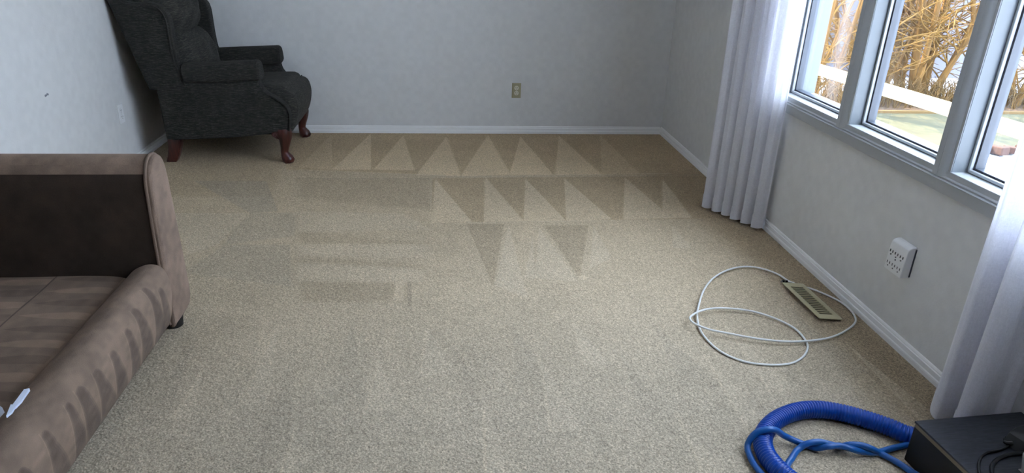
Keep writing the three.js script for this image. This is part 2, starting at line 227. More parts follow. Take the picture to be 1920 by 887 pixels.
// ---------------------------------------------------------------- materials
const std = (o) => new THREE.MeshStandardMaterial({ roughness: 0.8, ...o });
const hex = (h) => new THREE.Color(h);
const M = {
  carpet: std({ map: carpetMap, bumpMap: carpetBump, bumpScale: 0.004, roughness: 1 }),
  wall: std({ map: wallMap, bumpMap: wallBump, bumpScale: 0.0007, roughness: 0.75 }),
  ceiling: std({ color: hex('#efefec'), bumpMap: wallBump, bumpScale: 0.002, roughness: 0.95 }),
  trim: std({ color: hex('#b0b4b6'), roughness: 0.36 }),
  dimmedTrim: std({ color: hex('#6a7074'), roughness: 0.5 }),  // trim paint darkened to offset the strong daylight on the reveals
  baseboard: std({ color: hex('#f4f4f3'), roughness: 0.38 }),
  gasket: std({ color: hex('#4a4b52'), roughness: 0.6 }),
  spacer: std({ color: hex('#474d56'), roughness: 0.4 }),
  glass: new THREE.MeshPhysicalMaterial({ color: 0xffffff, transmission: 1, thickness: 0, roughness: 0, ior: 1.5 }),
  chenille: std({ map: chenille, color: hex('#cbcbcb'), bumpMap: chenilleBump, bumpScale: 0.0018, roughness: 0.95 }),  // outer shell of the chair, same fabric darkened for its shaded side
  lightened: std({ map: chenille, bumpMap: chenilleBump, bumpScale: 0.0018, roughness: 0.95 }),  // same chenille, lighter so the cushions carry window light in their colour
  piping: std({ map: chenille, color: hex('#f0f0f0'), roughness: 0.95 }),
  leg: std({ map: woodMap, roughness: 0.32 }),
  suede: new THREE.MeshPhysicalMaterial({ map: suede, bumpMap: suedeBump, bumpScale: 0.0006, roughness: 0.95, sheen: 0.9, sheenRoughness: 0.45, sheenColor: hex('#a89284') }),
  bakedShading: new THREE.MeshPhysicalMaterial({ map: suede, color: hex('#7c7876'), bumpMap: suedeBump, bumpScale: 0.0006, roughness: 1 }),  // suede darkened to hold the shade on the arm's inner side
  rail: new THREE.MeshPhysicalMaterial({ map: rep(railMap, 1 / 1.7, 1 / 0.47), bumpMap: suedeBump, bumpScale: 0.0006, roughness: 0.95, sheen: 0.35, sheenRoughness: 0.5, sheenColor: hex('#8a7468') }),
  deck: new THREE.MeshPhysicalMaterial({ map: deckMap, bumpMap: suedeBump, bumpScale: 0.0006, roughness: 0.95 }),
  cord: std({ color: hex('#0a0a0a'), roughness: 0.35 }),
  black: std({ color: hex('#0b0b0c'), roughness: 0.5 }),
  curtain: new THREE.MeshPhysicalMaterial({ map: curtainMap, bumpMap: weave, bumpScale: 0.0002, roughness: 1, transmission: 0.43, thickness: 0, side: THREE.DoubleSide }),
  hem: new THREE.MeshPhysicalMaterial({ map: curtainMap, bumpMap: weave, bumpScale: 0.0002, roughness: 1, transmission: 0.28, thickness: 0, side: THREE.DoubleSide }),
  tanPlate: std({ color: hex('#a9a283'), roughness: 0.45 }),
  ivory: std({ color: hex('#d9d6c4'), roughness: 0.4 }),
  whitePlastic: std({ color: hex('#eceded'), roughness: 0.38 }),
  dark: std({ color: hex('#15130f'), roughness: 0.7 }),
  slot: std({ color: hex('#6a6b6b'), roughness: 0.8 }),
  register: std({ color: hex('#b9b08c'), roughness: 0.42, metalness: 0.1 }),
  louver: std({ color: hex('#4d4530'), roughness: 0.5 }),
  duct: std({ color: hex('#1e1809'), roughness: 0.9 }),
  cable: std({ color: hex('#e2e3e0'), roughness: 0.42 }),
  steel: std({ color: hex('#b9b9b6'), roughness: 0.3, metalness: 0.9 }),
  hose: std({ color: hex('#0043a2'), roughness: 0.28 }),
  thinHose: std({ color: hex('#155ca6'), roughness: 0.36 }),
  blackWood: std({ map: blackWood, bumpMap: blackWoodBump, bumpScale: 0.0004, roughness: 0.42 }),
  chip: std({ color: hex('#857c66'), roughness: 0.85 }),
  silver: std({ color: hex('#c3c4c2'), roughness: 0.4, metalness: 0.3 }),
  paper: std({ color: hex('#d6e0f2'), roughness: 0.7, side: THREE.DoubleSide }),
  bark: std({ map: barkMap, roughness: 0.9 }),
  twig: std({ color: hex('#775a26'), roughness: 0.9 }),
  dry: std({ color: hex('#5c4722'), roughness: 0.95 }),
  snow: std({ map: snowMap, roughness: 0.9 }),
  slab: std({ map: slabMap, roughness: 0.75 }),
  rubble: std({ color: hex('#45322c'), roughness: 0.95 }),
  white: std({ color: hex('#8d8668'), roughness: 0.55 }),
  siding: std({ map: sidingMap, roughness: 0.7 }),
  fence: std({ color: hex('#7e7e88'), roughness: 0.9 }),
  litter: std({ map: rep(tex(fill(256, 256, (x, y) => { const k = 0.6 + 0.5 * noise(x / 5, y / 5, 51, 51) + 0.3 * noise(x / 2, y / 2, 128, 128); return [84 * k, 66 * k, 46 * k]; }), 256, 256, true), 1.2, 1.2), roughness: 1 }),
  rust: std({ color: hex('#66502c'), roughness: 0.9 }),
  scuff: std({ color: hex('#84868c'), roughness: 0.9 }),
};

// ---------------------------------------------------------------- the room
{
  const g = new THREE.BoxGeometry(XR - XL + 0.4, 0.15, ZF - ZB + 0.4); g.translate((XR + XL) / 2, -0.075, (ZF + ZB) / 2);
  const q = clean(g), p = q.attributes.position; for (let i = 0; i < p.count; i++) q.attributes.uv.setXY(i, (p.getX(i) - FX0) / (FX1 - FX0), (p.getZ(i) - FZ0) / (FZ1 - FZ0));
  part(scene, 'floor', q, M.carpet).userData.kind = 'structure';
  part(scene, 'ceiling', box(XL - 0.2, XR + 0.2, CEIL, CEIL + 0.22, ZB - 0.2, ZF + 0.2), M.ceiling).userData.kind = 'structure';
  part(scene, 'wall_back', box(XL - 0.2, XR + 0.2, 0, CEIL, ZB - 0.2, ZB), M.wall).userData.kind = 'structure';
  part(scene, 'wall_front', box(XL - 0.2, XR + 0.2, 0, CEIL, ZF, ZF + 0.2), M.wall).userData.kind = 'structure';
}
const wallLeft = part(scene, 'wall_left', box(XL - 0.2, XL, 0, CEIL, ZB, ZF), M.wall); wallLeft.userData.kind = 'structure';
{
  const r = rng(3), bits = []; // a small gouge in the paint
  for (let k = 0; k < 4; k++) { const s = new THREE.SphereGeometry(1, 10, 6); s.scale(0.0012, 0.004 + 0.003 * r(), 0.008 - k * 0.0012); bits.push(at(s, XL, 0.626 + (r() - 0.5) * 0.008, -3.668 - k * 0.009)); }
  part(wallLeft, 'scuff_mark', bits, M.scuff, { label: 'small dark gouge in the paint' });
}
const ZW = [-3.421, -2.768, -2.115, -1.462], OPEN = 0.578, MULL = 0.075, SILL = 0.727, HEAD = 2.34, WX1 = 1.905; // window openings start here (far jamb of each pane)
const WZ0 = ZW[0] - 0.03, WZ1 = ZW[3] + OPEN + 0.03;
part(scene, 'wall_right', [
  box(XR, WX1, 0, CEIL, ZB, WZ0), box(XR, WX1, 0, SILL - 0.03, WZ0, WZ1), box(XR, WX1, HEAD + 0.03, CEIL, WZ0, WZ1), box(XR, WX1, 0, CEIL, WZ1, ZF),
], M.wall).userData.kind = 'structure';

// baseboards: colonial profile with two beads
{
  const prof = [[0, 0], [0.013, 0], [0.013, 0.016], [0.0115, 0.0185], [0.0145, 0.020], [0.0145, 0.022], [0.011, 0.026], [0.010, 0.038], [0.0095, 0.0405], [0.0115, 0.042], [0.0115, 0.045], [0.0075, 0.047], [0.008, 0.052], [0.005, 0.057], [0, 0.058]];
  const along = (len) => sweepZ([...prof, prof[0]], 0, len, 1, 0.35);
  const a = along(ZF - ZB); a.rotateY(Math.PI); a.translate(XR, 0, ZF); part(scene, 'baseboard_right', a, M.baseboard).userData.kind = 'structure';
  const b = along(ZF - ZB); b.translate(XL, 0, ZB); part(scene, 'baseboard_left', b, M.baseboard).userData.kind = 'structure';
  const c = along(XR - XL - 0.026); c.rotateY(-Math.PI / 2); c.translate(XR - 0.013, 0, ZB); part(scene, 'baseboard_back', c, M.baseboard).userData.kind = 'structure';
}

// ---------------------------------------------------------------- window_1: a row of fixed panes
{
  const w = struct('window_1'), X0 = XR - 0.018, XG = 1.834;
  const zEnd = ZW[3] + OPEN;
  // bottom casing: flat board, double bead, step (profile in x,y pushed along z)
  const cas = [[XR, 0.648], [X0 + 0.001, 0.648], [X0, 0.651], [X0, 0.6895], [X0 - 0.005, 0.6900], [X0 - 0.006, 0.6925], [X0 - 0.001, 0.6965], [X0 + 0.002, 0.6970], [X0 + 0.002, 0.6995], [X0 - 0.001, 0.7005], [X0 - 0.001, 0.703], [X0 + 0.005, 0.7075], [X0 + 0.006, 0.7085], [X0 + 0.006, 0.7275], [XR, 0.7275], [XR, 0.648]];
  part(w, 'casing', sweepZ(cas, ZW[0] - 0.075, zEnd + 0.075, 1, 0.35), M.trim);
  part(w, 'sill', rbox(X0 + 0.005, WX1 + 0.02, SILL - 0.028, SILL, ZW[0] - 0.03, zEnd + 0.03, 0.0015, 2), M.trim);
  part(w, 'head_casing', box(X0, XR, HEAD, HEAD + 0.075, ZW[0] - 0.075, zEnd + 0.075), M.trim);
  part(w, 'head_jamb', box(X0 + 0.005, WX1 + 0.02, HEAD, HEAD + 0.028, ZW[0] - 0.03, zEnd + 0.03), M.trim);
  // uprights: profile in z,x from the flat's far edge (a = 0) to the next reveal (a = MULL)
  const up = (a0, deep) => { // the upright ends at z = a0 + MULL, where the reveal of the next pane begins
    const p = [[a0, deep], [a0, X0 + 0.001], [a0 + 0.001, X0 - 0.004], [a0 + 0.025, X0 - 0.004], [a0 + 0.027, X0 - 0.003], [a0 + 0.030, X0 - 0.005], [a0 + 0.040, X0 - 0.004], [a0 + 0.050, X0], [a0 + 0.058, X0 + 0.006], [a0 + 0.061, X0 + 0.008], [a0 + 0.063, X0 + 0.006], [a0 + 0.074, X0 + 0.006], [a0 + MULL, X0 + 0.008], [a0 + MULL, deep]];
    const g = new THREE.ExtrudeGeometry(shapeOf(p.map(([z, x]) => [x, -z])), { depth: HEAD - 0.7, bevelEnabled: false }); g.rotateX(-Math.PI / 2); g.translate(0, 0.7, 0);
    return toCreasedNormals(metreUV(g), 0.35);
  };
  part(w, 'dimmed_reveal', box(1.8125, WX1 + 0.021, SILL, HEAD, ZW[0], ZW[0] + 0.0015), M.dimmedTrim);  // thin facing that dims the brightly lit reveal by its colour
  for (let i = 0; i <= 4; i++) part(w, i === 0 || i === 4 ? 'jamb' : 'mullion', up(i < 4 ? ZW[i] - MULL : zEnd, i === 0 || i === 4 ? WX1 + 0.02 : 1.848), M.trim);
  for (let i = 0; i < 4; i++) {
    const z0 = ZW[i], z1 = z0 + OPEN, y0 = SILL, y1 = HEAD;
    const ring = (xa, xb, wd, inset = 0, r = 0) => { const f = (a, b, c, d) => (r ? rbox(xa, xb, a, b, c, d, r, 2) : box(xa, xb, a, b, c, d)); const A = y0 + inset, B = y1 - inset, C = z0 + inset, D = z1 - inset; return [f(A, A + wd, C, D), f(B - wd, B, C, D), f(A, B, C, C + wd), f(A, B, D - wd, D)]; };
    part(w, 'dimmed_reveal', box(X0 + 0.009, 1.812, y0, y1, z0, z0 + 0.0015), M.dimmedTrim);
    const sash = part(w, 'sash', ring(1.812, 1.848, 0.020), M.spacer);
    part(sash, 'glazing_bead', ring(1.797, 1.811, 0.011, 0.0025, 0.003), M.trim);
    part(sash, 'gasket', ring(1.8115, 1.826, 0.017), M.gasket, { label: 'dark rubber gasket' });
    part(sash, 'pane', box(XG, XG + 0.004, y0 + 0.015, y1 - 0.015, z0 + 0.015, z1 - 0.015), M.glass);
  }
}
// ---------------------------------------------------------------- wingback recliner (faces +x, back to the left wall)
{
  const C = [-1.40, 0, -4.86], t = thing('wingback_recliner', 'dark charcoal chenille wingback recliner with carved red-brown wooden legs in the room corner', 'armchair', C);
  const W = (pts) => pts.map(([x, y]) => [x + C[0], y]), zc = C[2];
  const front = smooth([[0.256, 0.545], [0.268, 0.50], [0.295, 0.465], [0.350, 0.432], [0.395, 0.400], [0.422, 0.355], [0.428, 0.300], [0.414, 0.222]], 28);
  const sideOutline = W([...front, ...smooth([[0.414, 0.222], [0.30, 0.203], [0.127, 0.180], [-0.10, 0.166], [-0.30, 0.158], [-0.356, 0.162]], 14).slice(1), [-0.362, 0.30], [-0.366, 0.545]].reverse());
  const wingOutline = W(smooth([[-0.560, 1.04], [-0.553, 1.0], [-0.50, 0.81], [-0.448, 0.63], [-0.407, 0.487], [-0.395, 0.478], [-0.30, 0.487], [-0.178, 0.500], [-0.166, 0.512], [-0.184, 0.556], [-0.208, 0.62], [-0.217, 0.70], [-0.220, 0.81], [-0.224, 0.90], [-0.240, 0.952], [-0.275, 0.985], [-0.335, 1.000], [-0.41, 0.993], [-0.47, 1.005], [-0.52, 1.04]], 90, true, 0.35));
  for (const s of [1, -1]) {
    const z = (a, b) => (s > 0 ? [zc + a, zc + b] : [zc - b, zc - a]);
    part(t, 'side_panel', slabZ(sideOutline, ...z(0.268, 0.356), 0.014, 4), M.chenille);
    // rolled arm
    const sec = smooth([[0.238, 0.53], [0.232, 0.585], [0.250, 0.634], [0.305, 0.650], [0.362, 0.636], [0.382, 0.585], [0.372, 0.535], [0.300, 0.522]], 40, true).map(([a, b]) => [s * a + zc, b]);
    const ag = slabX(sec, C[0] - 0.20, C[0] + 0.272, 0.022, 5); ag.translate(-C[0], -0.59, 0); ag.rotateZ(0.055); ag.translate(C[0], 0.592, 0);
    const arm = part(t, 'arm', ag, M.chenille);
    const zo = zc + s * 0.360, pp = [...front.filter((_, i) => i > 4 && i % 4 === 0).map(([x, y]) => [x + 0.003, y, 0]), [0.417, 0.225, 0]];
    part(arm, 'piping', tube(pp.map(([x, y, d]) => [x + C[0], y, zo + s * d]), 0.0055, 70, 7), M.piping);
    const reach = (x) => (s < 0 && x > C[0] - 0.30 ? 0.034 * Math.min(1, (x - C[0] + 0.30) / 0.05) : 0), wz = s < 0 ? 0.022 : 0;
    const wing = part(t, 'wing', slabZ(wingOutline.map(([x, y]) => [x + reach(x), y]), ...z(0.278 + wz, 0.364 + wz), 0.016, 4), M.chenille);
    const wp = [[-0.52, 1.03], [-0.47, 0.996], [-0.41, 0.982], [-0.335, 0.989], [-0.283, 0.973], [-0.254, 0.945], [-0.239, 0.90], [-0.235, 0.81], [-0.231, 0.70], [-0.221, 0.62], [-0.198, 0.555], [-0.186, 0.51]];
    part(wing, 'piping', tube(wp.map(([x, y]) => [x + C[0] + reach(x + C[0]), y, zc + s * (0.364 + wz)]), 0.005, 70, 7), M.piping);
    part(wing, 'piping', tube(wp.map(([x, y]) => [x + C[0] + 0.012 + reach(x + C[0]), y + 0.006, zc + s * (0.352 + wz)]), 0.0045, 70, 7), M.piping);
    // cabriole leg: knee, slim ankle, ball foot
    const zl = zc + s * 0.318, lx = C[0];
    const claw = (a, v) => 1 + (v > 0.86 ? 0.07 * Math.cos(a * 6) : v < 0.3 ? 0.03 * Math.cos(a * 8) : 0);
    const leg = part(t, 'leg', [
      limb([[lx + 0.372, 0.232, zl], [lx + 0.374, 0.195, zl], [lx + 0.376, 0.155, zl], [lx + 0.370, 0.105, zl], [lx + 0.366, 0.070, zl], [lx + 0.374, 0.042, zl], [lx + 0.384, 0.020, zl], [lx + 0.386, 0.001, zl]], [0.046, 0.049, 0.040, 0.029, 0.026, 0.034, 0.039, 0.030], 40, 24, claw),
      at(new THREE.CircleGeometry(0.032, 20), lx + 0.386, 0.0012, zl, Math.PI / 2),
    ], M.leg);
    const scroll = []; for (let k = 0; k <= 40; k++) { const a = k / 40 * 4.2 * Math.PI, r = 0.004 + 0.017 * (1 - k / 40); scroll.push([lx + 0.325 + r * Math.cos(a), 0.196 + r * Math.sin(a), zl + s * 0.034]); }
    part(leg, 'scroll', [tube(scroll, 0.0042, 90, 6), slabZ(smooth([[lx + 0.303, 0.215], [lx + 0.312, 0.178], [lx + 0.335, 0.165], [lx + 0.38, 0.15], [lx + 0.385, 0.222]], 24, true), zl - 0.025, zl + 0.033, 0.008)], M.leg);
    const rear = W([[-0.366, 0.168], [-0.284, 0.168], [-0.290, 0.11], [-0.308, 0.05], [-0.334, 0.0], [-0.396, 0.0], [-0.378, 0.05], [-0.367, 0.11]]);
    part(t, 'leg', slabZ(rear, zc + s * 0.29 - 0.03, zc + s * 0.29 + 0.03, 0.006), M.leg);
  }
  part(t, 'seat_frame', rbox(C[0] - 0.34, C[0] + 0.36, 0.172, 0.40, zc - 0.272, zc + 0.272, 0.02), M.chenille);
  const back = slabZ(W(smooth([[-0.350, 0.47], [-0.400, 0.480], [-0.448, 0.63], [-0.56, 1.03], [-0.565, 1.075], [-0.53, 1.095], [-0.48, 1.09], [-0.37, 0.70], [-0.32, 0.52]], 50, true, 0.3)), zc - 0.30, zc + 0.30, 0.02, 4);
  part(t, 'backrest', back, M.chenille);
  const low = cushion(0.22, 0.36, 0.545, 0.085, 0.045, 0.008); part(t, 'back_cushion', at(low, C[0] - 0.262, 0.612, zc, 0, 0, 0.27), M.lightened);
  const top = cushion(0.24, 0.30, 0.545, 0.10, 0.04, 0.010); part(t, 'headrest_cushion', at(top, C[0] - 0.352, 0.925, zc, 0, 0, 0.24), M.lightened);
  const seat = cushion(0.76, 0.13, 0.555, 0.045, 0.018, 0); part(t, 'seat_cushion', at(seat, C[0] + 0.025, 0.415, zc, 0, 0, 0.05), M.lightened);
  const rest = W(smooth([[0.33, 0.440], [0.390, 0.462], [0.436, 0.452], [0.459, 0.418], [0.468, 0.355], [0.456, 0.28], [0.430, 0.215], [0.385, 0.165], [0.335, 0.165]], 44, true, 0.5));
  const fr = part(t, 'footrest_panel', slabZ(rest, zc - 0.288, zc + 0.288, 0.03, 5), M.lightened);
  part(fr, 'piping', tube([[C[0] + 0.405, 0.4615, zc - 0.275], [C[0] + 0.408, 0.464, zc], [C[0] + 0.405, 0.4615, zc + 0.275]], 0.0045, 30, 7), M.piping);
}

// ---------------------------------------------------------------- sofa along the left wall, seat cushions taken off
{
  const C = [-1.46, 0, -1.52], t = thing('sofa', 'brown suede sofa without seat cushions, vacuum stroke marks on its front', 'sofa', C);
  const Z0 = -2.335, Z1 = -0.70, XB = -1.955;
  for (const s of [0, 1]) {
    const fl = (p) => (s ? p.map(([z, y]) => [Z0 + Z1 - z, y]) : p);
    const sec = fl(smooth([[-2.336, 0.07], [-2.338, 0.30], [-2.350, 0.56], [-2.364, 0.640], [-2.400, 0.682], [-2.440, 0.690], [-2.475, 0.678], [-2.498, 0.630], [-2.508, 0.53], [-2.522, 0.25], [-2.524, 0.115], [-2.500, 0.066], [-2.430, 0.056], [-2.345, 0.058]], 90, true, 0.4));
    const arm = part(t, 'arm', slabX(sec, XB, -1.016, 0.012, 3), M.suede);
    part(arm, 'front_panel', slabX(sec, -1.020, -0.990, 0.014, 4), M.suede);
    { // inner side below the seam, a panel with the shade put into its darker colour
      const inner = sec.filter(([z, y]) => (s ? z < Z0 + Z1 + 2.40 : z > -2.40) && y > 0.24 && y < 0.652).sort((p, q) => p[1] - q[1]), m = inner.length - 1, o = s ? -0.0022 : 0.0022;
      part(arm, 'shaded_inner_panel', sheet((u, v) => { const p = inner[Math.round(v * m)]; return [-1.757 + 0.740 * u, p[1], p[0] + o * Math.min(1, 4 * (1 - v) + 0.2)]; }, 12, m, (u, v) => [u * 0.75, v * 0.4]), M.bakedShading, { label: 'inner side with its shade painted in as darker fabric' });
    }
    const cz = fl([[-2.43, 0.38]])[0], pip = sec.filter((_, i) => i % 3 === 0).map(([z, y]) => [-1.012, 0.38 + (y - 0.38) * 1.004, cz[0] + (z - cz[0]) * 1.012]);
    part(arm, 'piping', tube(pip, 0.0052, 200, 7, true), M.suede);
  }
  // front rail, rounded over, uv = (length, outline)
  const rail = smooth([[-1.128, 0.20], [-1.122, 0.262], [-1.100, 0.292], [-1.062, 0.312], [-1.030, 0.316], [-1.002, 0.304], [-0.986, 0.272], [-0.982, 0.22], [-0.990, 0.15], [-1.006, 0.085], [-1.022, 0.060], [-1.060, 0.055]], 60);
  part(t, 'front_rail', sweepZ(rail, Z0 + 0.004, Z1 - 0.004, 40, 0.9), M.rail);
  const deck = sheet((u, v) => [-1.118 - u * 0.64, 0.268 + 0.006 * Math.sin(u * 3.1) - 0.014 * Math.exp(-u * 30) + 0.002 * Math.sin(v * 23 + u * 9), Z0 + 0.002 + (Z1 - Z0 - 0.004) * v], 40, 60, (u, v) => [u * 0.64, (Z1 - Z0) * v]);
  const dk = part(t, 'seat_deck', [deck, box(-1.758, -1.118, 0.10, 0.24, Z0 + 0.002, Z1 - 0.002)], M.deck);
  const bk = smooth([[XB, 0.06], [XB, 0.70], [-1.93, 0.79], [-1.87, 0.80], [-1.80, 0.77], [-1.765, 0.62], [-1.752, 0.30], [-1.752, 0.06]], 50);
  part(t, 'backrest', sweepZ([...bk, bk[0]], Z0 + 0.002, Z1 - 0.002, 4, 0.6), M.suede);
  for (const [x, z] of [[-1.045, -2.445], [-1.045, -0.60], [-1.88, -2.43], [-1.88, -0.60]]) { const f = new THREE.CylinderGeometry(0.040, 0.034, 0.062, 24); f.translate(x, 0.031, z); part(t, 'foot', f, M.black); }
}
// scraps lying in the crease between deck and rail
{
  const scrap = (label, pts, up) => {
    const a = thing('paper_scrap', label, 'paper scrap', [pts[0][0], pts[0][1], pts[0][2]]);
    const g = new THREE.BufferGeometry(), n = pts.length, pos = [];
    for (let i = 1; i < n - 1; i++) { const T = [pts[0], pts[i], pts[i + 1]]; T.forEach((p) => pos.push(...p)); T.slice().reverse().forEach((p) => pos.push(p[0] + up[0], p[1] + up[1], p[2] + up[2])); }
    for (let i = 0; i < n; i++) { const p = pts[i], q = pts[(i + 1) % n], P = p.map((v, k) => v + up[k]), Q = q.map((v, k) => v + up[k]); pos.push(...p, ...Q, ...q, ...p, ...P, ...Q); }
    g.setAttribute('position', new THREE.Float32BufferAttribute(pos, 3)); g.computeVertexNormals();
    part(a, 'sheet', g, M.paper);
  };
  scrap('long torn white scrap lying on the rail edge along the sofa crease', [[-1.062, 0.318, -1.515], [-1.074, 0.318, -1.528], [-1.080, 0.318, -1.591], [-1.069, 0.318, -1.595], [-1.060, 0.318, -1.540]], [0, -0.010, 0]);
  scrap('small torn white scrap just below the long one in the sofa crease', [[-1.065, 0.318, -1.482], [-1.079, 0.318, -1.528], [-1.066, 0.318, -1.526], [-1.060, 0.318, -1.498]], [0, -0.010, 0]);
  scrap('pale folded card tucked in the sofa crease nearest the viewer', [[-1.106, 0.285, -1.518], [-1.105, 0.285, -1.537], [-1.123, 0.285, -1.559], [-1.133, 0.285, -1.566], [-1.19, 0.285, -1.47], [-1.19, 0.285, -1.40]], [0, 0.002, 0]);
}

// ---------------------------------------------------------------- curtains
function curtain(name, label, plan, pos, yTop, drop) {
  const t = thing(name, label, 'curtain', pos, 'white curtains beside the big window');
  const c = new THREE.CatmullRomCurve3(plan.map(([x, z]) => V3(x, 0, z)), false, 'centripetal'), L = c.getLength(), n = plan.length * 14, P = c.getSpacedPoints(n);
  const f = (u, y, off) => { const i = Math.round(u * n), p = P[i], q = P[Math.min(n, i + 1)], o = P[Math.max(0, i - 1)], tx = q.x - o.x, tz = q.z - o.z, l = Math.hypot(tx, tz) || 1; const k = Math.max(0, Math.min(1, y / yTop)), sway = 0.006 * Math.sin(i * 0.31 + y * 2.2) * k; return [p.x + (tz / l) * off + sway, y + (y < 0.03 ? drop(u) : 0), p.z - (tx / l) * off]; };
  const body = sheet((u, v) => f(u, 0.016 + (yTop - 0.016) * v, 0), n, 40, (u, v) => [u * L, v * yTop]);
  const cloth = part(t, 'cloth', body, M.curtain);
  part(t, 'hem', [sheet((u, v) => f(u, 0.016 + 0.075 * v, 0.0022), n, 3, (u, v) => [u * L, v * 0.08]), sheet((u, v) => f(u, 0.016 + 0.075 * v, -0.0022), n, 3, (u, v) => [u * L, v * 0.08])], M.hem);
  return t;
}
{
  // zigzag pleats from the far edge to the window side
  const A = [1.530, -3.672], B = [1.712, -3.292], n = 6, pts = [], dx = (B[0] - A[0]) / n, dz = (B[1] - A[1]) / n, l = Math.hypot(dx, dz), nx = -dz / l * -1, nz = dx / l * -1;
  for (let k = 0; k < n; k++) {
    const d = [0.036, 0.030, 0.026, 0.032, 0.026, 0.022][k], bx = A[0] + dx * k, bz = A[1] + dz * k;
    const put = (a, o) => pts.push([Math.min(bx + dx * a - (-nx) * o * -1, 1.725), bz + dz * a + nz * o * -1]);
    put(0.02, -d); put(0.12, d * 0.2); put(0.25, d); put(0.55, d * 1.05); put(0.80, d * 0.75); put(0.97, -d * 0.4);
  }
  pts.push([1.722, -3.29]);
  // pts were offset along the plan's normal, towards the room
  curtain('curtain', 'long white curtain gathered in narrow pleats at the far end of the window', pts.map(([x, z]) => [x, z]), [1.62, 0, -3.48], 2.25, (u) => 0.003 * Math.sin(u * 40));
  const near = [[1.735, -1.80], [1.715, -1.812], [1.675, -1.800], [1.632, -1.762], [1.607, -1.722], [1.606, -1.700], [1.632, -1.690], [1.668, -1.692], [1.690, -1.700], [1.682, -1.684], [1.655, -1.672], [1.622, -1.652], [1.612, -1.622], [1.622, -1.598], [1.650, -1.590], [1.672, -1.600], [1.690, -1.590], [1.695, -1.572], [1.715, -1.566], [1.735, -1.58]];
  curtain('curtain', 'white curtain hanging in two broad folds behind the low black cabinet', near, [1.66, 0, -1.69], 2.25, (u) => 0.002 * Math.sin(u * 14));
}

// ---------------------------------------------------------------- wall outlets and the plug-in tap
function outlet(label, plateMat, faceMat, pos, turn) {
  const t = new THREE.Group(); t.name = numbered('wall_outlet'); t.position.set(...pos); t.rotation.y = turn; scene.add(t); t.userData = { label, category: 'outlet' };
  const add = (p, name, g, m) => { const o = shade(new THREE.Mesh(Array.isArray(g) ? mergeGeometries(g.map(clean)) : g, m)); o.name = name; p.add(o); return o; };
  add(t, 'cover_plate', rbox(-0.035, 0.035, -0.057, 0.057, 0, 0.0055, 0.0022), plateMat);
  for (const y of [0.0195, -0.0195]) {
    const c = new THREE.CylinderGeometry(0.0172, 0.0172, 0.003, 32); c.rotateX(Math.PI / 2); c.translate(0, y, 0.006); c.scale(1, 1, 1);
    const r = add(t, 'receptacle', c, faceMat);
    const hole = new THREE.CylinderGeometry(0.0024, 0.0024, 0.001, 12); hole.rotateX(Math.PI / 2); hole.translate(0, y - 0.0085, 0.0075);
    add(r, 'slot', [box(-0.0075, -0.0053, y - 0.001, y + 0.008, 0.007, 0.0081), box(0.0053, 0.0075, y - 0.0005, y + 0.0075, 0.007, 0.0081), hole], M.dark);
  }
  const s = new THREE.SphereGeometry(0.003, 12, 6); s.scale(1, 1, 0.4); s.translate(0, 0, 0.0055); add(t, 'screw', s, M.steel);
}
outlet('beige outlet plate with two ivory sockets on the back wall', M.tanPlate, M.ivory, [0.575, 0.338, ZB], 0);
outlet('white outlet plate low on the wall behind the wingback recliner', M.whitePlastic, M.whitePlastic, [XL, 0.345, -4.435], Math.PI / 2);
{
  const t = thing('six_outlet_tap', 'white six-socket plug-in tap on the wall under the window', 'outlet tap', [XR, 0.347, -2.229]);
  const z0 = -2.281, z1 = -2.178, yb = 0.284, yt = 0.411;
  const prof = smooth([[XR - 0.001, yb], [XR - 0.036, yb + 0.001], [XR - 0.039, yb + 0.006]], 8).concat([[XR - 0.036, yt - 0.034]], smooth([[XR - 0.0355, yt - 0.030], [XR - 0.032, yt - 0.012], [XR - 0.020, yt - 0.002], [XR - 0.004, yt]], 14), [[XR - 0.001, yt]]);
  part(t, 'body', slabZ(prof, z0, z1, 0.004, 3), M.whitePlastic);
  part(t, 'shadow_gap_strip', box(XR - 0.006, XR, yb + 0.006, yt - 0.008, z0 + 0.004, z1 + 0.0012), M.gasket);  // dark strip standing for the shadow gap between tap and wall
  for (const y of [0.362, 0.315]) for (let k = 0; k < 3; k++) {
    const z = z0 + 0.020 + k * 0.031, x = XR - 0.0385, hole = new THREE.CylinderGeometry(0.0027, 0.0027, 0.003, 14); hole.rotateZ(Math.PI / 2); hole.translate(x, y - 0.0125, z);
    part(t, 'socket', [box(x - 0.0012, x + 0.002, y - 0.004, y + 0.0055, z - 0.0088, z - 0.0064), box(x - 0.0012, x + 0.002, y - 0.004, y + 0.0055, z + 0.0064, z + 0.0088), hole], M.slot);
  }
  const sc = new THREE.SphereGeometry(0.0032, 12, 8); sc.translate(XR - 0.0375, 0.339, -2.229); part(t, 'screw', sc, M.slot);
}

